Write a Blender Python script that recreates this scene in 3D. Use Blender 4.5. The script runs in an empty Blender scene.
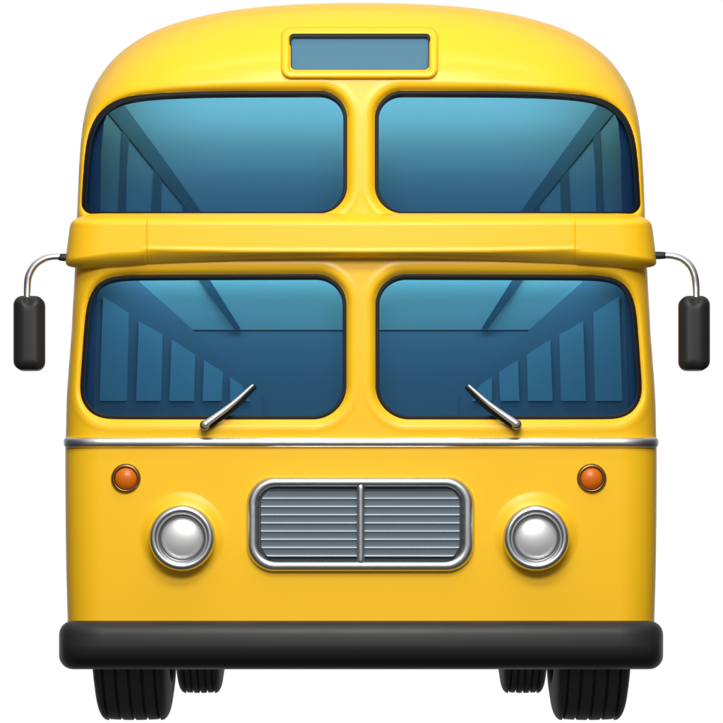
import bpy, math
import numpy as np

S = 1/200.0          # one drawing unit (du) = 5 mm
CX = 361.5
EYE = 605.0          # eye level in drawing units, measured down from the top
DD = 2800.0          # camera distance in drawing units
COL = bpy.context.scene.collection

# ------------------------------------------------------------------ helpers
def W(sx, sy, d):
    """front-elevation coordinates (sx right, sy down) at depth d -> world, metres (numpy ok)"""
    k = 1 + d/DD
    return (sx-CX)*k*S, d*S, ((EYE-sy)*k + (720-EYE))*S

def smooth(t):
    t = np.clip(t, 0, 1); return t*t*(3-2*t)

def fillet(pts):
    """pts: (x, y, r) corner list (closed) -> polyline"""
    out = []; n = len(pts)
    for i in range(n):
        x, y, r = pts[i]; a = np.array(pts[i-1][:2], float); b = np.array([x, y], float); c = np.array(pts[(i+1) % n][:2], float)
        if r <= 0: out.append((x, y)); continue
        u = (a-b)/np.linalg.norm(a-b); v = (c-b)/np.linalg.norm(c-b)
        ang = math.acos(max(-1, min(1, float(u@v))))
        t = r/math.tan(ang/2)
        t = min(t, .499*np.linalg.norm(a-b) if pts[i-1][2] > 0 else .98*np.linalg.norm(a-b),
                .499*np.linalg.norm(c-b) if pts[(i+1) % n][2] > 0 else .98*np.linalg.norm(c-b))
        rr = t*math.tan(ang/2)
        bis = (u+v)/np.linalg.norm(u+v); o = b+bis*rr/math.sin(ang/2)
        p0 = b+u*t; p1 = b+v*t
        a0 = math.atan2(*(p0-o)[::-1]); a1 = math.atan2(*(p1-o)[::-1])
        da = (a1-a0+math.pi) % (2*math.pi)-math.pi
        k = max(5, int(abs(da)*rr/2.0))
        for j in range(k+1):
            q = a0+da*j/k; out.append((o[0]+rr*math.cos(q), o[1]+rr*math.sin(q)))
    return np.array(out, float)

def chaikin(p, n=2):
    for _ in range(n):
        q = np.roll(p, -1, 0)
        p = np.stack([.75*p+.25*q, .25*p+.75*q], 1).reshape(-1, 2)
    return p

def rrect(x0, y0, x1, y1, r):
    return fillet([(x0, y0, r), (x1, y0, r), (x1, y1, r), (x0, y1, r)])

def mirror(p):
    return np.stack([2*361.0-p[:, 0], p[:, 1]], 1)[::-1]

def sdf(poly, x, y, lim=None):
    """signed distance, negative inside"""
    x = np.asarray(x, float).ravel(); y = np.asarray(y, float).ravel()
    out = np.empty(len(x)); A = poly; B = np.roll(poly, -1, 0); E = B-A
    L = (E**2).sum(1)+1e-12
    keep = L > 1e-10; A = A[keep]; B = B[keep]; E = E[keep]; L = L[keep]
    for s in range(0, len(x), 12000):
        px = x[s:s+12000, None]; py = y[s:s+12000, None]
        dx = px-A[None, :, 0]; dy = py-A[None, :, 1]
        t = np.clip((dx*E[:, 0]+dy*E[:, 1])/L, 0, 1)
        d = np.sqrt(((dx-t*E[:, 0])**2+(dy-t*E[:, 1])**2).min(1))
        c = (A[None, :, 1] > py) != (B[None, :, 1] > py)
        xi = A[:, 0]+(py-A[:, 1])*E[:, 0]/np.where(np.abs(E[:, 1]) < 1e-12, 1e-12, E[:, 1])
        ins = ((c & (px < xi)).sum(1) % 2).astype(bool)
        out[s:s+12000] = np.where(ins, -d, d)
    return out

def link(name, me, mat, parent):
    o = bpy.data.objects.new(name, me); COL.objects.link(o)
    if mat: me.materials.append(mat)
    if parent: o.parent = parent
    return o

def mesh_obj(name, verts, faces, mat, parent, smooth_=True, normals=None):
    me = bpy.data.meshes.new(name); me.from_pydata([tuple(map(float, v)) for v in verts], [], [tuple(map(int, f)) for f in faces]); me.update()
    if smooth_:
        me.polygons.foreach_set('use_smooth', [True]*len(me.polygons))
    if normals is not None:
        me.normals_split_custom_set_from_vertices([tuple(map(float, n)) for n in normals])
    return link(name, me, mat, parent)

def shell(name, contour, holes, f, step, back, mat, parent, hole_back=8, cap=True, taper=True):
    """solid whose front is the relief y=f(x,z) inside contour minus holes"""
    x0, y0 = contour.min(0)-step; x1, y1 = contour.max(0)+step
    nx = int((x1-x0)/step)+2; ny = int((y1-y0)/step)+2
    gx = x0+np.arange(nx)*step; gy = y0+np.arange(ny)*step
    GX, GY = np.meshgrid(gx, gy)
    fx, fy = GX.ravel(), GY.ravel()
    g = sdf(contour, fx, fy)
    for h in holes: g = np.maximum(g, -sdf(h, fx, fy))
    g = np.where(np.abs(g) < 1e-4, -1e-4, g)
    P = []; idx = {}; faces = []
    def gv(i):
        k = ('g', i)
        if k not in idx: idx[k] = len(P); P.append((fx[i], fy[i]))
        return idx[k]
    def ev(i, j):
        k = (min(i, j), max(i, j))
        if k not in idx:
            t = g[i]/(g[i]-g[j]); idx[k] = len(P); P.append((fx[i]+t*(fx[j]-fx[i]), fy[i]+t*(fy[j]-fy[i])))
        return idx[k]
    G = g.reshape(ny, nx) < 0
    cnt = G[:-1, :-1].astype(int)+G[1:, :-1]+G[:-1, 1:]+G[1:, 1:]
    bnd = {}
    for r, c in zip(*np.nonzero(cnt)):
        q = [r*nx+c, (r+1)*nx+c, (r+1)*nx+c+1, r*nx+c+1]     # counter-clockwise as seen from the front (y down)
        if cnt[r, c] == 4: faces.append([gv(i) for i in q]); continue
        poly = []
        for a in range(4):
            i, j = q[a], q[(a+1) % 4]
            if g[i] < 0: poly.append(gv(i))
            if (g[i] < 0) != (g[j] < 0):
                poly.append(ev(i, j))
                if g[i] < 0: out_v = poly[-1]
        if len(poly) >= 3:
            faces.append(poly)
    from collections import Counter
    ec = {}
    for fa in faces:
        for a in range(len(fa)):
            e = (fa[a], fa[(a+1) % len(fa)])
            if (e[1], e[0]) in ec: del ec[(e[1], e[0])]
            else: ec[e] = 1
    P = np.array(P); X, Y = P[:, 0], P[:, 1]
    dep = f(X, Y); e = .2
    gxx = (f(X+e, Y)-f(X-e, Y))/(2*e); gyy = (f(X, Y+e)-f(X, Y-e))/(2*e)
    N = np.stack([gxx, -np.ones_like(gxx), -gyy], 1)      # pointing to the camera side
    N /= np.linalg.norm(N, axis=1)[:, None]
    wx, wy, wz = W(X, Y, dep)
    V = list(map(tuple, np.stack([wx, wy, wz], 1))); NN = list(map(tuple, N))
    # side walls from boundary edges
    nxt = dict(ec.keys())
    loops = []; seen = set()
    for st in list(nxt):
        if st in seen: continue
        lp = [st]; seen.add(st); cu = nxt[st]
        while cu != st and cu in nxt and cu not in seen:
            lp.append(cu); seen.add(cu); cu = nxt[cu]
        loops.append(lp)
    for lp in loops:
        if len(lp) < 4: continue
        Q = P[lp]; outer = (np.abs(sdf(contour, Q[:3, 0], Q[:3, 1])).max() < step)
        ref = contour
        if not outer:
            best = None
            for h in holes:
                m = np.abs(sdf(h, Q[:3, 0], Q[:3, 1])).max()
                if best is None or m < best: best = m; ref = h
        qx = (sdf(ref, Q[:, 0]+.3, Q[:, 1])-sdf(ref, Q[:, 0]-.3, Q[:, 1])); qy = (sdf(ref, Q[:, 0], Q[:, 1]+.3)-sdf(ref, Q[:, 0], Q[:, 1]-.3))
        sg = 1 if outer else -1
        n2 = np.stack([qx*sg, np.zeros(len(Q)), -qy*sg], 1); n2 /= (np.linalg.norm(n2, axis=1)[:, None]+1e-9)
        d0 = dep[lp]; b = back if outer else None
        base = len(V); m = len(lp)
        ax, ay, az = W(Q[:, 0], Q[:, 1], d0)
        rings = [(ax, ay, az, n2)]
        if outer:
            cxm, czm = ax.mean(), az.mean()
            if taper and back > 200:
                for dd, sc in ((back-60, 1), (back-20, .99), (back, .95)):
                    rings.append((cxm+(ax-cxm)*sc, np.full(m, dd*S), czm+(az-czm)*sc, n2))
            else:
                rings.append((ax, np.maximum(ay, back*S), az, n2))
        else:
            rings.append((ax, ay+hole_back*S, az, n2))
        for (rx, ry, rz, rn) in rings:
            V += list(zip(rx, ry, rz)); NN += list(map(tuple, rn))
        for k in range(len(rings)-1):
            o = base+k*m
            for a in range(m):
                b2 = (a+1) % m
                faces.append([o+b2, o+a, o+m+a, o+m+b2])
        if outer and cap:
            o = len(V); rx, ry, rz, _ = rings[-1]
            V += list(zip(rx, ry, rz)); NN += [(0, 1, 0)]*m
            faces.append([o+a for a in range(m)][::-1])
    return mesh_obj(name, V, faces, mat, parent, True, NN)

def tube(name, path, rad, mat, parent, seg=20, squash=1.0):
    """path in (sx, sy, d); radii in du; rounded ends; Catmull-Rom smoothed"""
    p = np.array(path, float); r = np.array(rad, float)
    pp = []; rr = []
    n = len(p)
    for i in range(n-1):
        a = p[max(i-1, 0)]; b = p[i]; c = p[i+1]; d = p[min(i+2, n-1)]
        for k in range(8):
            t = k/8
            pp.append(.5*((2*b)+(-a+c)*t+(2*a-5*b+4*c-d)*t*t+(-a+3*b-3*c+d)*t**3)); rr.append(r[i]+(r[i+1]-r[i])*t)
    pp.append(p[-1]); rr.append(r[-1]); pp = np.array(pp); rr = np.array(rr)
    t0 = (pp[1]-pp[0]); t0 /= np.linalg.norm(t0); t1 = (pp[-1]-pp[-2]); t1 /= np.linalg.norm(t1)
    caps0 = [(pp[0]-t0*rr[0]*math.sin(a), rr[0]*math.cos(a)) for a in np.linspace(math.pi/2*.98, .25, 5)]
    caps1 = [(pp[-1]+t1*rr[-1]*math.sin(a), rr[-1]*math.cos(a)) for a in np.linspace(.25, math.pi/2*.98, 5)]
    allp = np.array([c[0] for c in caps0]+list(pp)+[c[0] for c in caps1]); allr = np.array([c[1] for c in caps0]+list(rr)+[c[1] for c in caps1])
    T = np.gradient(allp, axis=0); T /= np.linalg.norm(T, axis=1)[:, None]
    U = np.array([0, 0, 1.0]); V = []; F = []
    for i in range(len(allp)):
        u = U-T[i]*(U@T[i]); u /= np.linalg.norm(u); v = np.cross(T[i], u)
        for k in range(seg):
            a = 2*math.pi*k/seg; q = allp[i]+allr[i]*(v*math.cos(a)+u*math.sin(a)*squash)
            V.append(W(*q))
    m = len(allp)
    for i in range(m-1):
        for k in range(seg):
            k2 = (k+1) % seg; F.append((i*seg+k, i*seg+k2, (i+1)*seg+k2, (i+1)*seg+k))
    F.append(tuple(range(seg))[::-1]); F.append(tuple(range((m-1)*seg, m*seg)))
    return fixn(mesh_obj(name, V, F, mat, parent))

def fixn(o):
    import bmesh
    bm = bmesh.new(); bm.from_mesh(o.data); bmesh.ops.recalc_face_normals(bm, faces=bm.faces); bm.to_mesh(o.data); bm.free(); return o

def lathe(name, c, prof, mat, parent, axis='y', seg=96):
    """prof: (radius, offset along axis) du; c = world-du centre (x, y, z) metres"""
    V = []; F = []
    for (r, h) in prof:
        for k in range(seg):
            a = 2*math.pi*k/seg
            if axis == 'y': V.append((c[0]+r*S*math.cos(a), c[1]+h*S, c[2]+r*S*math.sin(a)))
            else: V.append((c[0]+h*S, c[1]+r*S*math.cos(a), c[2]+r*S*math.sin(a)))
    for i in range(len(prof)-1):
        for k in range(seg):
            k2 = (k+1) % seg; F.append((i*seg+k, i*seg+k2, (i+1)*seg+k2, (i+1)*seg+k))
    return fixn(mesh_obj(name, V, F, mat, parent))

def prism(name, quads, thick, mat, parent):
    """quads: lists of (sx, sy, d) front outlines; each is thickened away from the viewer; one mesh"""
    V = []; F = []
    for q in quads:
        b = len(V); n = len(q)
        for p in q: V.append(W(*p))
        for p in q: 
            w = W(*p); V.append((w[0], w[1]+thick*S, w[2]))
        F.append(tuple(range(b, b+n))); F.append(tuple(range(b+n, b+2*n))[::-1])
        for i in range(n): F.append((b+i, b+(i+1) % n, b+n+(i+1) % n, b+n+i))
    return fixn(mesh_obj(name, V, F, mat, parent, False))

def wbox(name, x0, x1, y0, y1, z0, z1, mat, parent):
    V = [(x, y, z) for x in (x0, x1) for y in (y0, y1) for z in (z0, z1)]
    F = [(0, 1, 3, 2), (4, 6, 7, 5), (0, 4, 5, 1), (2, 3, 7, 6), (0, 2, 6, 4), (1, 5, 7, 3)]
    return fixn(mesh_obj(name, V, F, mat, parent, False))

def empty(name, parent=None):
    o = bpy.data.objects.new(name, None); COL.objects.link(o); o.empty_display_size = .1
    if parent: o.parent = parent
    return o

# ------------------------------------------------------------------ materials
def mat(name, col, rough=.5, metal=0, coat=0, coat_r=.1, spec=.5, bump=0, bscale=60, noise=0, nscale=4, bdist=.002):
    m = bpy.data.materials.new(name); m.use_nodes = True; nt = m.node_tree; b = nt.nodes['Principled BSDF']
    b.inputs['Base Color'].default_value = (*col, 1); b.inputs['Roughness'].default_value = rough; b.inputs['Metallic'].default_value = metal
    b.inputs['Coat Weight'].default_value = coat; b.inputs['Coat Roughness'].default_value = coat_r; b.inputs['Specular IOR Level'].default_value = spec
    tc = nt.nodes.new('ShaderNodeTexCoord')
    n = nt.nodes.new('ShaderNodeTexNoise'); n.inputs['Scale'].default_value = bscale; n.inputs['Detail'].default_value = 4
    nt.links.new(tc.outputs['Object'], n.inputs['Vector'])
    if bump:
        bp = nt.nodes.new('ShaderNodeBump'); bp.inputs['Strength'].default_value = bump; bp.inputs['Distance'].default_value = bdist
        nt.links.new(n.outputs['Fac'], bp.inputs['Height']); nt.links.new(bp.outputs['Normal'], b.inputs['Normal'])
    if noise:
        n2 = nt.nodes.new('ShaderNodeTexNoise'); n2.inputs['Scale'].default_value = nscale; n2.inputs['Detail'].default_value = 5
        nt.links.new(tc.outputs['Object'], n2.inputs['Vector'])
        r = nt.nodes.new('ShaderNodeMapRange'); r.inputs['To Min'].default_value = max(.02, rough-noise); r.inputs['To Max'].default_value = rough+noise
        nt.links.new(n2.outputs['Fac'], r.inputs['Value']); nt.links.new(r.outputs['Result'], b.inputs['Roughness'])
    return m

YEL = mat('yellow_paint', (.88, .495, .009), .44, coat=.28, coat_r=.24, noise=.04, nscale=3, spec=.26)
CHR = mat('brushed_chrome', (.80, .81, .84), .30, 1, noise=.05, nscale=20)
CHRD = mat('satin_chrome', (.62, .63, .65), .32, 1, noise=.06, nscale=20)
CHRW = mat('matt_silver', (.45, .46, .47), .45, .7)
CHRK = mat('dark_chrome', (.22, .22, .23), .3, 1)
BRZ = mat('bronze_bezel', (.26, .165, .09), .3, 1)
RUB = mat('black_rubber_seal', (.005, .006, .009), .6, spec=.25)
BMP = mat('black_bumper_plastic', (.018, .018, .019), .48, spec=.4, bump=.1, bscale=300, noise=.06)
BLK = mat('black_plastic', (.014, .014, .015), .5, spec=.35, bump=.1, bscale=200)
TYR = mat('tyre_rubber', (.085, .085, .09), .6, spec=.2, bump=.25, bscale=120, noise=.06)
RIM = mat('wheel_steel', (.10, .10, .105), .4, .6)
DRK = mat('dark_metal', (.02, .02, .022), .6)
SLT = mat('steel_slat', (.25, .30, .34), .42, .5)
GBK = mat('grille_mesh', (.03, .036, .045), .5, .2)
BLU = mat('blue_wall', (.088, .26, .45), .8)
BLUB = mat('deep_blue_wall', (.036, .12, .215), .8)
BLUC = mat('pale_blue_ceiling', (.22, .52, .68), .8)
BLUW = mat('lit_window_blue', (.07, .24, .38), .8)
BLUD = mat('slate_blue_rail', (.045, .135, .24), .8, spec=.1)
BLUN = mat('navy_pillar', (.03, .09, .20), .8, spec=.1)
SCR = mat('blue_grey_display', (.05, .165, .26), .5, spec=.2)
LENS = mat('silvered_lens', (.66, .66, .67), .42, .6, coat=.6, coat_r=.08)
AMB = mat('amber_lens', (.60, .13, .001), .35, coat=.12, coat_r=.15, spec=.3)

def glass_mat(name, tint):
    m = bpy.data.materials.new(name); m.use_nodes = True; nt = m.node_tree; nt.nodes.clear()
    o = nt.nodes.new('ShaderNodeOutputMaterial'); t = nt.nodes.new('ShaderNodeBsdfTransparent'); t.inputs[0].default_value = (*tint, 1)
    g = nt.nodes.new('ShaderNodeBsdfGlossy'); g.inputs['Roughness'].default_value = .06
    x = nt.nodes.new('ShaderNodeMixShader'); fr = nt.nodes.new('ShaderNodeFresnel'); fr.inputs['IOR'].default_value = 1.3
    nt.links.new(fr.outputs[0], x.inputs[0]); nt.links.new(t.outputs[0], x.inputs[1]); nt.links.new(g.outputs[0], x.inputs[2]); nt.links.new(x.outputs[0], o.inputs[0])
    return m
GLS = glass_mat('tinted_glass', (.38, .50, .58))

# ------------------------------------------------------------------ outlines (front elevation)
left = [(67.7, 640), (67.7, 620), (67, 600), (66, 560), (65.4, 500), (65.2, 448), (65.8, 436), (66.6, 396), (69.1, 363), (71.4, 335), (72.6, 310), (73.8, 290), (74.8, 270), (75.5, 250),
        (77, 215), (78.2, 185), (80, 150), (81.4, 135), (84, 116), (89.4, 95.4), (97.3, 79.9), (111.5, 60), (130, 44.6), (148.8, 33.2), (169.6, 24.9), (190.3, 18.7), (220, 12), (255, 7.2), (290, 4.6), (325, 3.2), (361, 2.7)]
L_ = np.array(left); R_ = np.stack([722-L_[:, 0], L_[:, 1]], 1)[::-1][1:]
BODY = np.concatenate([L_, R_])
BODY = np.concatenate([BODY[:1], chaikin(BODY, 2)[1:-6], BODY[-1:]])   # smoothed silhouette
BODYD = BODY.copy(); BODYD[0, 1] = BODYD[-1, 1] = 800
UW = chaikin(fillet([(82.3, 213.5, 10), (84.6, 170, 0), (86.9, 147, 0), (90.2, 132.5, 0), (95.8, 119.5, 0), (101.5, 112, 0), (109, 105.4, 0), (118.5, 100.2, 0), (131, 96.4, 0), (150, 93.8, 0), (180, 92, 0), (225, 91, 0), (347.3, 90.7, 28), (347.3, 213.5, 28)]), 2)
LW = chaikin(fillet([
    (104.8, 419.0, 0), (93.5, 415, 0), (85.8, 407.5, 0), (81.2, 397, 0), (80.6, 385, 0), (82.2, 363, 0), (84.2, 335, 0), (86.2, 312, 0), (89.6, 297, 0), (96, 285.6, 0), (106, 278.6, 0), (119, 275.6, 0), (140, 274.6, 0),
    (346.6, 274.0, 31), (346.6, 419.5, 34), (125, 419.5, 0)]), 2)
UWR, LWR = mirror(UW), mirror(LW)
WIN = [UW, UWR, LW, LWR]
BOXO = rrect(280.5, 26.5, 438.5, 79.2, 11); BOXI = rrect(290.5, 34.5, 429.2, 69.6, 4)

HL = [(182.4, 538.3), (535.9, 538.2)]
TS = [(126, 478.6), (591.5, 478.6)]

def bulge(x): return .00013*(x-361)**2

def body_base(x, y):
    d = np.clip(-sdf(BODYD, x, y), 0, None)
    R = 36+72*smooth((165-y)/150); t = np.clip(1-d/R, 0, 1)
    rd = .8*R*(1-np.sqrt(np.clip(1-t**2.1, 0, 1)))
    return bulge(x)+rd

def lip(w):
    a = 6.5*np.clip(1-w/7.0, 0, 1)**2
    return a-.5*np.exp(-((w-10)/3.2)**2)

def f_body(x, y):
    x = np.asarray(x, float); y = np.asarray(y, float)
    f = body_base(x, y)
    for w in WIN:
        x0, y0 = w.min(0)-26; x1, y1 = w.max(0)+26
        m = (x > x0) & (x < x1) & (y > y0) & (y < y1)
        if m.any():
            s = sdf(w, x[m], y[m]); s = np.maximum(s, 0); f[m] += lip(s)
    for cx, cy in HL:
        r = np.hypot(x-cx, y-(cy-3.5)); f -= 6*smooth((44-r)/17)
    return f

# ------------------------------------------------------------------ the bus
bus = empty('double_decker_bus')
bus['label'] = 'yellow double-decker bus with chrome grille, two round headlights and a black bumper'
bus['category'] = 'bus'

body = shell('body', BODY, WIN+[BOXI], f_body, 2.0, 1500, YEL, bus, hole_back=5, cap=True)
# rear and underside closed by the shell cap; a dark chassis keeps the inside closed
wbox('chassis', -1.3, 1.3, .5, 7.0, .36, .46, DRK, bus)

def plane_f(depth, ref=None):
    return lambda x, y: body_base(x, y)*0+bulge(x)+depth
def inset(poly, k, top=0):
    """offset polygon inwards by k"""
    P0 = poly; T = np.roll(P0, -1, 0)-np.roll(P0, 1, 0); n = np.stack([T[:, 1], -T[:, 0]], 1); n /= np.linalg.norm(n, axis=1)[:, None]+1e-9
    q = P0+n*.05
    s = sdf(P0, q[:, 0], q[:, 1]); n[s > 0] *= -1
    r = P0+n*k
    r[:, 1] += np.where(n[:, 1] > 0, top*n[:, 1]**2, 0)
    return r

def win_depth(x, y):   # follows the body's round-over, softly
    return bulge(x)+.75*(body_base(x, y)-bulge(x))

for w, lab in ((UW, 0), (UWR, 0), (LW, 1), (LWR, 1)):
    fr = empty('window', bus)
    k = 4.0
    inn = inset(w, k, 1.6 if lab == 0 else 1.2)  # seal is wider along the top, its black includes the shade there
    if lab == 0:
        lowm = w[:, 1] > 205; inn[lowm, 1] += 2.0*np.clip((w[lowm, 1]-205)/8, 0, 1)
    outr = inset(w, -1.5)
    def f_seal(x, y, w=w, k=k):
        s = -sdf(w, x, y); t = np.clip((s-k*.5)/(k*.62+.8), -1, 1)
        return win_depth(x, y)+8.2-2.0*np.sqrt(np.clip(1-t*t, 0, 1))
    shell('rubber_seal', outr, [inn], f_seal, 1.0, 0, RUB, fr, hole_back=6, cap=False, taper=False)
    g = inset(w, 1.2)
    shell('glass_pane', g, [], lambda x, y: win_depth(x, y)+10.5, 5.0, 0, GLS, fr, cap=False, taper=False)

# ---- visor band between the decks
bl = [(74.0, 267.8), (67.0, 265.8), (65.2, 262.5), (66.4, 252), (68.6, 236), (69.6, 227), (71.6, 222.0), (76.0, 218.6), (84, 215.2), (100, 213.6), (146, 213.3), (361, 213.3)]
bl = np.array(bl)
bot = np.array([(361, 258.5), (300, 258.7), (240, 260), (190, 262.5), (147, 264.5), (110, 267), (90, 268.3)])
BAND = np.concatenate([bl, (np.stack([722-bl[:, 0], bl[:, 1]], 1)[::-1][1:]), np.stack([722-bot[:, 0], bot[:, 1]], 1)[::-1][:-1], bot])
BAND = chaikin(BAND, 2)
def f_band(x, y):
    u = np.abs(x-361)
    end = np.interp(y, [213, 222, 232, 252, 264, 270], [285, 290.5, 292.2, 294.4, 295.8, 295])
    d = np.clip(end-u, 0, None); R = 34; t = np.clip(1-d/R, 0, 1)
    rd = 26*(1-np.sqrt(np.clip(1-t**2.2, 0, 1)))
    yb = np.interp(u, [0, 120, 212, 250, 296], [252.5, 252.0, 250.5, 252.2, 259.0])
    yc = np.interp(u, [0, 61, 121, 171, 214, 251, 296], [258.5, 258.7, 260, 262.5, 264.5, 267, 269])
    top = 1-(1-np.clip((y-212)/13, 0, 1))**2.2
    bt = np.clip((y-yb)/(yc-yb), 0, 1)
    p = 19*top*(1-bt**np.interp(u, [0, 205, 225], [1.25, 1.25, 1.7]))**.8 - 4*(1-top)
    p = p+.7*np.exp(-((y-(yb-1.8))/1.6)**2)*np.clip((222-u)/8, 0, 1)      # bead on the lower edge of the middle piece
    p = p+.6*smooth((u-214.5)/1.2)                                   # end pieces lap over the middle one
    p = p-1.1*np.exp(-((u-214.3)/.55)**2)
    return bulge(x)+rd-p
shell('visor_band', BAND, [], f_band, .8, 9, YEL, bus, cap=False, taper=False)

# ---- destination box
db = empty('destination_box', bus)
def f_ring(outer, width, height, base, flat=2.0):
    def f(x, y):
        s = -sdf(outer, x, y); t = np.clip(np.abs(s/width*2-1), 0, 1)
        return base(x, y)-height*np.sqrt(np.clip(1-t**flat, 0, 1))
    return f
shell('surround', BOXO, [BOXI], f_ring(BOXO, 9.6, 6.5, lambda x, y: body_base(x, y)+1.0, 2.6), .8, 30, YEL, db, hole_back=16, cap=False, taper=False)
box_base = float(body_base(np.array([361.]), np.array([52.]))[0])
shell('display_shadow', rrect(289.5, 33.5, 430.2, 70.6, 4), [rrect(291.3, 37.3, 428.4, 69.2, 3)], lambda x, y: bulge(x)*0+box_base+6.0, 1.2, 30, RUB, db, hole_back=4, cap=False, taper=False)  # black ring set in as the shadow under the surround's inner top edge
shell('display', rrect(289.6, 33.6, 430.1, 70.5, 4), [], lambda x, y: bulge(x)*0+box_base+9.0, 3, 32, SCR, db, cap=False, taper=False)

# ---- chrome waist strip
TR = rrect(63.4, 437.3, 658.8, 447.6, 4.6)
def f_trim(x, y):
    u = np.abs(x-361.1); d = np.clip(297.8-u, 0, None); t = np.clip(1-d/36, 0, 1)
    rd = 29*(1-np.sqrt(np.clip(1-t**2.1, 0, 1))); v = np.clip(np.abs((y-442.45)/5.2), 0, 1)
    return bulge(x)+rd-5.0*np.sqrt(1-v**2.2)+.5
shell('waist_strip', TR, [], f_trim, .8, 1400, CHR, bus, cap=True, taper=False)

# ---- bumper
BP = rrect(59, 620.8, 663.2, 669.3, 14)
def f_bump(x, y):
    d = np.clip(-sdf(BP, x, y), 0, None); t = np.clip(1-d/13, 0, 1)
    u = np.abs(x-361.1); e = np.clip(1-np.clip(302-u, 0, None)/44, 0, 1)
    v = (y-645)/24.2
    return bulge(x)-30+12*(1-np.sqrt(np.clip(1-t**2.1, 0, 1)))+28*(1-np.sqrt(np.clip(1-e**2.3, 0, 1)))+13*np.clip(v, 0, 1)**2+4*v*v
shell('bumper', BP, [], f_bump, 1.5, 120, BMP, bus, cap=True, taper=False)

# ---- grille
gr = empty('radiator_grille', bus)
GO = rrect(246.3, 476.8, 474.6, 571.8, 28); GI = rrect(259.0, 487.6, 461.2, 560.2, 17)
def f_gr(x, y):
    so = np.clip(-sdf(GO, x, y), 0, None); si = np.clip(sdf(GI, x, y), 0, None)
    t = so/(so+si+1e-6); v = np.abs(2*t-1)
    return bulge(x)-8.5*np.sqrt(np.clip(1-v**2.3, 0, 1))
shell('frame', GO, [GI], f_gr, 1.0, 14, CHRD, gr, hole_back=9, cap=False, taper=False)
shell('back_panel', rrect(256, 485, 464, 563, 17), [], lambda x, y: bulge(x)*0-.6, 4, 3, GBK, gr, cap=False, taper=False)
for i in range(8):
    yy = 491.5+8.2*i
    for (a, b) in ((261, 357.5), (364, 459.5)):
        # each slat: a slim louvre tilted to catch light on its lower lip
        sh = [(yy, -1.0), (yy, -3.6), (yy+5.4, -1.8), (yy+6.2, -4.6), (yy+7.3, -5.2), (yy+8.0, -4.2), (yy+8.0, -1.0)]
        V = []
        for side in (0, 1):
            for (y_, d_) in sh:
                q = max(504.6-y_, y_-543.2, 0); cut = 16.5-math.sqrt(max(16.5**2-min(q, 16)**2, 0))
                xx = (a+(cut if a < 300 else 0)) if side == 0 else (b-(cut if a > 300 else 0))
                V.append(W(xx, y_, d_))
        n = len(sh); F = [tuple(range(n)), tuple(range(n, 2*n))[::-1]]+[(k, (k+1) % n, n+(k+1) % n, n+k) for k in range(n)]
        fixn(mesh_obj('slat', V, F, SLT, gr, False))
tube('divider', [(360.7, 487.5, -4.5), (360.7, 524, -4.5), (360.7, 560.5, -4.5)], [4.1, 4.1, 4.1], CHRD, gr, 20)

# ---- headlights and turn signals
for (cx, cy) in HL:
    h = empty('headlight', bus)
    d0 = float(f_body(np.array([cx]), np.array([cy]))[0])
    X, Y, Z = W(cx, cy, d0); Y -= 2.4*S
    ring = []
    for k in range(25):
        a = math.pi*k/24
        ring.append((28.2+4.8*math.cos(a), -1.5-8.0*math.sin(a)**.9 if a not in (0, math.pi) else 2))
    ring = [(33.0, 7)]+[(r, hh) for r, hh in ring[1:-1]]+[(23.6, 1), (23.2, 3.0)]
    lathe('bezel', (X, Y, Z), ring, CHRD, h)
    inner = [(24.6, 1.8), (24.2, -2.2), (23.2, -3.4), (22.0, -2.6), (20.6, 1.6), (20.4, 3)]
    lathe('inner_ring', (X, Y, Z), inner, CHRK, h)  # darker chrome carries the shading in the recess round the lens
    dome = [(21.6*math.sin(a), 1.5-7.5*math.cos(a)) for a in np.linspace(math.pi/2, 0.01, 20)]
    lathe('lens', (X, Y, Z), dome, LENS, h)
for (cx, cy) in TS:
    h = empty('turn_signal', bus)
    d0 = float(f_body(np.array([cx]), np.array([cy]))[0]); X, Y, Z = W(cx, cy, d0)
    lathe('bezel', (X, Y, Z), [(15, 3), (15, -.6), (14.2, -2.0), (13.3, -3.2), (12.3, -3.6), (11.5, -3.0), (11.0, 1)], BRZ, h)
    lathe('lens', (X, Y, Z), [(11.4*math.sin(a), .5-6.5*math.cos(a)) for a in np.linspace(math.pi/2, 0.01, 18)], AMB, h)

# ---- wipers
for (px, py, tx, ty) in ((205, 424.3, 252.5, 385.5), (516.3, 423.6, 469, 386)):
    w = empty('wiper', bus); sg = 1 if tx > px else -1
    mx, my = px+(tx-px)*.55, py+(ty-py)*.5
    tube('arm', [(px, py, -12), (mx, my, -6), (tx, ty, 2)], [3.7, 2.4, 1.4], CHRW, w, 18)
    tube('blade', [(px+sg*4, py+1, -2), (mx+sg*3.0, my+3.2, 2), (tx+sg*1.6, ty+1.6, 6.5)], [3.6, 2.4, 2.4], RUB, w, 14)
    X, Y, Z = W(px-sg*.3, py+1, -9)
    lathe('pivot', (X, Y, Z), [(5.0, 12), (5.0, 0), (4.6, -2.0), (3.4, -3.6), (1.6, -4.4), (.05, -4.6)], CHRK, w, seg=40)

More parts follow.
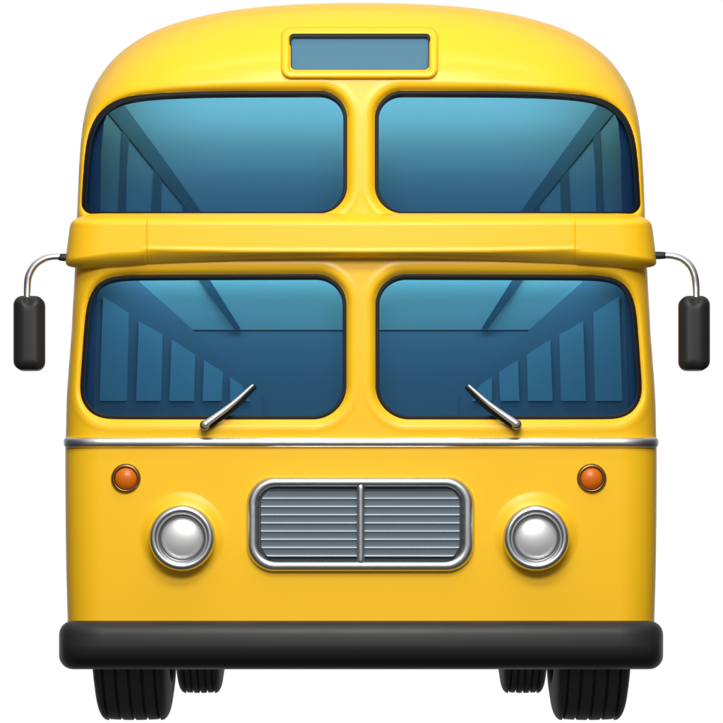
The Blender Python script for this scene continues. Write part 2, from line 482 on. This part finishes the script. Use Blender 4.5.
# ---- side mirrors
for s in (0, 1):
    m = empty('side_mirror', bus)
    if s == 0:
        H = rrect(13.4, 295.8, 44, 370, 9); path = [(59.5, 256.6, 20), (52, 256.9, 20), (43.6, 259, 20), (34.5, 265.5, 20), (28.6, 276, 20), (27.2, 288, 20), (27.0, 301, 18)]
        mp = [(68, 257.4, 20), (63.5, 257.4, 20), (60.5, 257.2, 20)]; kx = 27.5
    else:
        H = rrect(679.5, 295.8, 710, 370, 9); path = [(665, 255.4, 20), (672, 255.9, 20), (681.5, 258.6, 20), (690, 265.6, 20), (694.6, 275.5, 20), (696.2, 288, 20), (696.4, 301, 18)]
        mp = [(655, 255.4, 20), (659, 255.4, 20), (664, 255.4, 20)]; kx = 696
    def f_m(x, y, H=H, kx=kx):
        d = np.clip(-sdf(H, x, y), 0, None); t = np.clip(1-d/11, 0, 1)
        return 16-6-4*np.sqrt(np.clip(1-((x-H[:, 0].mean())/17)**2, 0, 1))+10*(1-np.sqrt(np.clip(1-t**2.1, 0, 1)))+4.5*np.exp(-(((x-kx)/4.0)**2+((y-299)/5.0)**2))
    shell('mirror_housing', H, [], f_m, 1.0, 30, BLK, m, cap=True, taper=False)
    tube('mirror_arm', path, [3.0, 3.1, 3.3, 3.5, 3.6, 3.5, 3.0], CHR, m, 20)
    tube('arm_mount', mp, [3.8, 3.8, 3.5], BLK, m, 16)

# ---- wheels
def wheel(xin, xout, dep, R, gz, side):
    """xin/xout: distance from the centre line (du, world)"""
    w = empty('wheel', bus); cx = side*(xin+xout)/2*S; wd = (xout-xin)/2
    c = (cx, dep*S, gz+R*S)
    rim_r = R*.56
    prof = []
    sh = 23.0
    # tread with grooves between shoulders
    half = [(rim_r-2, wd-9), (rim_r, wd-3), (rim_r+8, wd-.3), (R-26, wd), (R-16, wd-1.6)]
    for a in np.linspace(.35, math.pi/2, 8):
        half.append((R-sh*.82+sh*.82*math.sin(a)-0.0, wd-1.6-sh*.42*(1-math.cos(a))))
    half[5:] = sorted(half[5:], key=lambda q: -q[1])
    te = half[-1][1]
    ng = 5; xs = np.linspace(te, -te, 60*ng+1); tread = []
    gpos = np.linspace(te-1, -te+1, ng)
    for x_ in xs[1:-1]:
        g_ = max(math.exp(-((x_-q)/1.25)**4) for q in gpos)
        crown = -1.2*(x_/te)**2+1.2
        tread.append((R-1.2+crown-3.6*g_, x_))
    prof = half+tread+[(r, -h) for r, h in half[::-1]]
    lathe('tyre', c, prof, TYR, w, axis='x', seg=120)
    rp = [(.1, wd*.25), (rim_r*.35, wd*.25), (rim_r*.4, wd*.05), (rim_r*.8, wd*.1), (rim_r*.9, wd*.5), (rim_r+1, wd-5), (rim_r+2.5, wd-4), (rim_r+1, wd-12), (rim_r+1, -wd+12), (rim_r+2.5, -wd+4), (rim_r+1, -wd+5), (rim_r*.9, -wd*.5), (rim_r*.8, -wd*.1), (rim_r*.4, -wd*.05), (rim_r*.35, -wd*.25), (.1, -wd*.25)]
    lathe('rim', c, rp, RIM, w, axis='x', seg=64)
gz = -.031
for s in (-1, 1):
    wheel(199, 277.5, 150, 104, gz, s)
    wheel(190, 253, 1056, 104, gz, s)
for yy in (150, 1056):
    lathe('axle', (-1.15, yy*S, gz+104*S), [(.1, 0), (9, 0), (9, 460), (.1, 460)], DRK, bus, axis='x', seg=24)

# ------------------------------------------------------------------ the saloons behind the glass
def mir(q): return [(722-x, y, d) for (x, y, d) in q]
up = empty('upper_saloon', bus)
UD = 135
prism('back_wall', [[(91.5, 150, UD), (96, 126, UD), (106, 104, UD), (122, 92, UD), (140, 86, UD), (582, 86, UD), (600, 92, UD), (616, 104, UD), (626, 126, UD), (630.5, 150, UD), (632, 240, UD), (90, 240, UD)]], 8, BLU, up)
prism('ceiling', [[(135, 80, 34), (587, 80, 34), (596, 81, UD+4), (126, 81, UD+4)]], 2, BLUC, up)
prism('deck_floor', [[(84, 222, 26), (638, 222, 26), (632, 236, UD), (90, 236, UD)]], 2, BLUN, up)
for f_ in (lambda q: q, mir):
    prism('corner_pillar', [f_([(x, y, 36) for x, y in [(82, 225), (85, 150), (92, 115), (104, 102.5), (118, 96.5), (122, 99), (108.5, 110), (103.5, 122), (101, 150), (99.5, 225)]])], 3, BLUN, up)
    RD = lambda x: UD-3.5+(x-100)*.01
    prism('handrail', [f_([(x, y, RD(x)) for x, y in [(108, 112.5), (118, 99), (124.2, 105), (160, 153.5), (203, 214), (205, 222), (197, 222), (154.7, 170), (129, 138), (122.3, 130)]])], 3, BLUD, up)
    for q in ([(122.3, 128), (129, 136), (126.6, 170), (125.4, 222), (117.5, 222), (120.4, 170)], [(153.8, 166), (161.8, 177), (160.4, 222), (150.7, 222)], [(182.5, 200), (189.5, 209), (188.8, 222), (182, 222)]):
        prism('post', [f_([(x, y, RD(x)+.7) for x, y in q])], 3, BLUD, up)
lo = empty('lower_saloon', bus)
LD = 72
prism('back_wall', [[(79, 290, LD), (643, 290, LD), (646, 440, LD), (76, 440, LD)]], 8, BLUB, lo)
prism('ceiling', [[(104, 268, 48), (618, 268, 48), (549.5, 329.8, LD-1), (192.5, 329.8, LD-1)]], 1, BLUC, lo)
SD = lambda x: 40+(x-60)*.15
for f_ in (lambda q: q, mir):
    prism('ceiling_strip', [f_([(192, 269, 47.5), (203, 269, 47.5), (240.5, 328.5, LD-4.2), (235, 328.5, LD-4.2)])], 2, BLUD, lo)
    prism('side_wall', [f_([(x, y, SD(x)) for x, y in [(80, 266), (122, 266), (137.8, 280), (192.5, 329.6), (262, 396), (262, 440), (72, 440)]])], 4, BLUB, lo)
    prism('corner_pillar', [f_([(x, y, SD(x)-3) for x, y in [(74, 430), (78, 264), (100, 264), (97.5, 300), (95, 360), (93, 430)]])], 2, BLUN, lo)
    for q in ([(102.9, 296.4), (128.8, 313), (127, 401), (99.6, 401)], [(138.8, 321.3), (162.7, 334.6), (161, 401), (136, 401)], [(171.6, 339.5), (195.2, 354.5), (194, 401), (169.3, 401)], [(204, 360), (223, 372), (221.7, 401), (202.5, 401)], [(230, 377), (242, 385), (250, 401), (230, 401)]):
        prism('side_window', [f_([(x, y, SD(x)-2) for x, y in q])], 1, BLUW, lo)  # opaque pane, its paler blue stands for light in the window opening
# floor and bulkhead close the shell so that no daylight leaks in
wbox('deck_plate', -1.40, 1.40, .60, 7.0, (720-262)*S, (720-256)*S, DRK, bus)

# ------------------------------------------------------------------ lamps
def area(name, loc, target, size, power, col=(1, 1, 1), size_y=None, spread=180):
    l = bpy.data.lights.new(name, 'AREA'); l.energy = power; l.color = col; l.size = size; l.spread = math.radians(spread)
    if size_y: l.shape = 'RECTANGLE'; l.size_y = size_y
    o = bpy.data.objects.new(name, l); COL.objects.link(o); o.location = loc
    import mathutils
    o.rotation_euler = (mathutils.Vector(target)-mathutils.Vector(loc)).to_track_quat('-Z', 'Y').to_euler()
    return o
area('key_softbox', (0, -5.6, 6.9), (0, 0, 2.3), 4.2, 300, (1, .985, .95), 1.6)
area('fill_softbox', (0, -9, 5.9), (0, 0, 1.2), 4.5, 610, (1, .985, .95), 1.9)
area('roof_softbox', (0, -1.7, 7.6), (0, .1, 3.4), 4.5, 58, (1, 1, 1), .7)
# added fill lights, hidden above the windscreens, grade the interiors from top to bottom
xx, yy, zz = W(361, 82, 48)
area('saloon_fill', (0, .22, W(361, 80, 44)[2]), (0, .75, W(361, 98, 150)[2]), 2.4, 28, (1, .98, .66), .10, 118)
area('saloon_fill', (0, .14, W(361, 246, 28)[2]), (0, .36, W(361, 318, 70)[2]), 2.5, 14, (.72, 1, .95), .09, 140)

# ------------------------------------------------------------------ studio surround
w = bpy.data.worlds.new('World'); bpy.context.scene.world = w; w.use_nodes = True; nt = w.node_tree
bg = nt.nodes['Background']; tc = nt.nodes.new('ShaderNodeTexCoord'); sp = nt.nodes.new('ShaderNodeSeparateXYZ'); nt.links.new(tc.outputs['Generated'], sp.inputs[0])
rz = nt.nodes.new('ShaderNodeValToRGB'); mz = nt.nodes.new('ShaderNodeMapRange'); mz.inputs['From Min'].default_value = -1; mz.inputs['From Max'].default_value = 1
nt.links.new(sp.outputs['Z'], mz.inputs['Value']); nt.links.new(mz.outputs[0], rz.inputs['Fac'])
E = rz.color_ramp.elements
E[0].position = 0; E[0].color = (.03, .03, .03, 1); E[1].position = 1; E[1].color = (.7, .7, .7, 1)
for p, c in ((.40, .17), (.47, .24), (.52, .30), (.62, .42), (.75, .62)):
    e = E.new(p); e.color = (c, c, c, 1)
ry = nt.nodes.new('ShaderNodeMapRange'); ry.interpolation_type = 'SMOOTHSTEP'; ry.inputs['From Min'].default_value = .80; ry.inputs['From Max'].default_value = .93
nt.links.new(sp.outputs['Y'], ry.inputs['Value'])
mx = nt.nodes.new('ShaderNodeMixRGB'); nt.links.new(ry.outputs[0], mx.inputs[0]); nt.links.new(rz.outputs[0], mx.inputs[1]); mx.inputs[2].default_value = (1.02, 1.02, 1.02, 1)
ab = nt.nodes.new('ShaderNodeMath'); ab.operation = 'ABSOLUTE'; nt.links.new(sp.outputs['X'], ab.inputs[0])
rx = nt.nodes.new('ShaderNodeMapRange'); rx.interpolation_type = 'SMOOTHSTEP'; rx.inputs['From Min'].default_value = .45; rx.inputs['From Max'].default_value = .95; rx.inputs['To Min'].default_value = 1; rx.inputs['To Max'].default_value = .2
nt.links.new(ab.outputs[0], rx.inputs['Value'])
ml = nt.nodes.new('ShaderNodeMixRGB'); ml.blend_type = 'MULTIPLY'; ml.inputs[0].default_value = 1; nt.links.new(rz.outputs[0], ml.inputs[1]); nt.links.new(rx.outputs[0], ml.inputs[2])
nt.links.new(ml.outputs[0], mx.inputs[1])
nt.links.new(mx.outputs[0], bg.inputs[0]); bg.inputs[1].default_value = 1.0

# ------------------------------------------------------------------ camera
cam = bpy.data.cameras.new('camera'); co = bpy.data.objects.new('camera', cam); COL.objects.link(co)
co.location = (0, -DD*S, (720-EYE)*S); co.rotation_euler = (math.radians(90), 0, 0)
cam.sensor_width = 36; cam.lens = 36*DD/723.0; cam.shift_y = (EYE-361.5)/723.0; cam.clip_end = 200
sc = bpy.context.scene; sc.camera = co
sc.view_settings.view_transform = 'Standard'; sc.view_settings.look = 'None'; sc.view_settings.exposure = 0; sc.view_settings.gamma = 1
sc.cycles.use_denoising = True
sc.cycles.max_bounces = 8; sc.cycles.transparent_max_bounces = 8
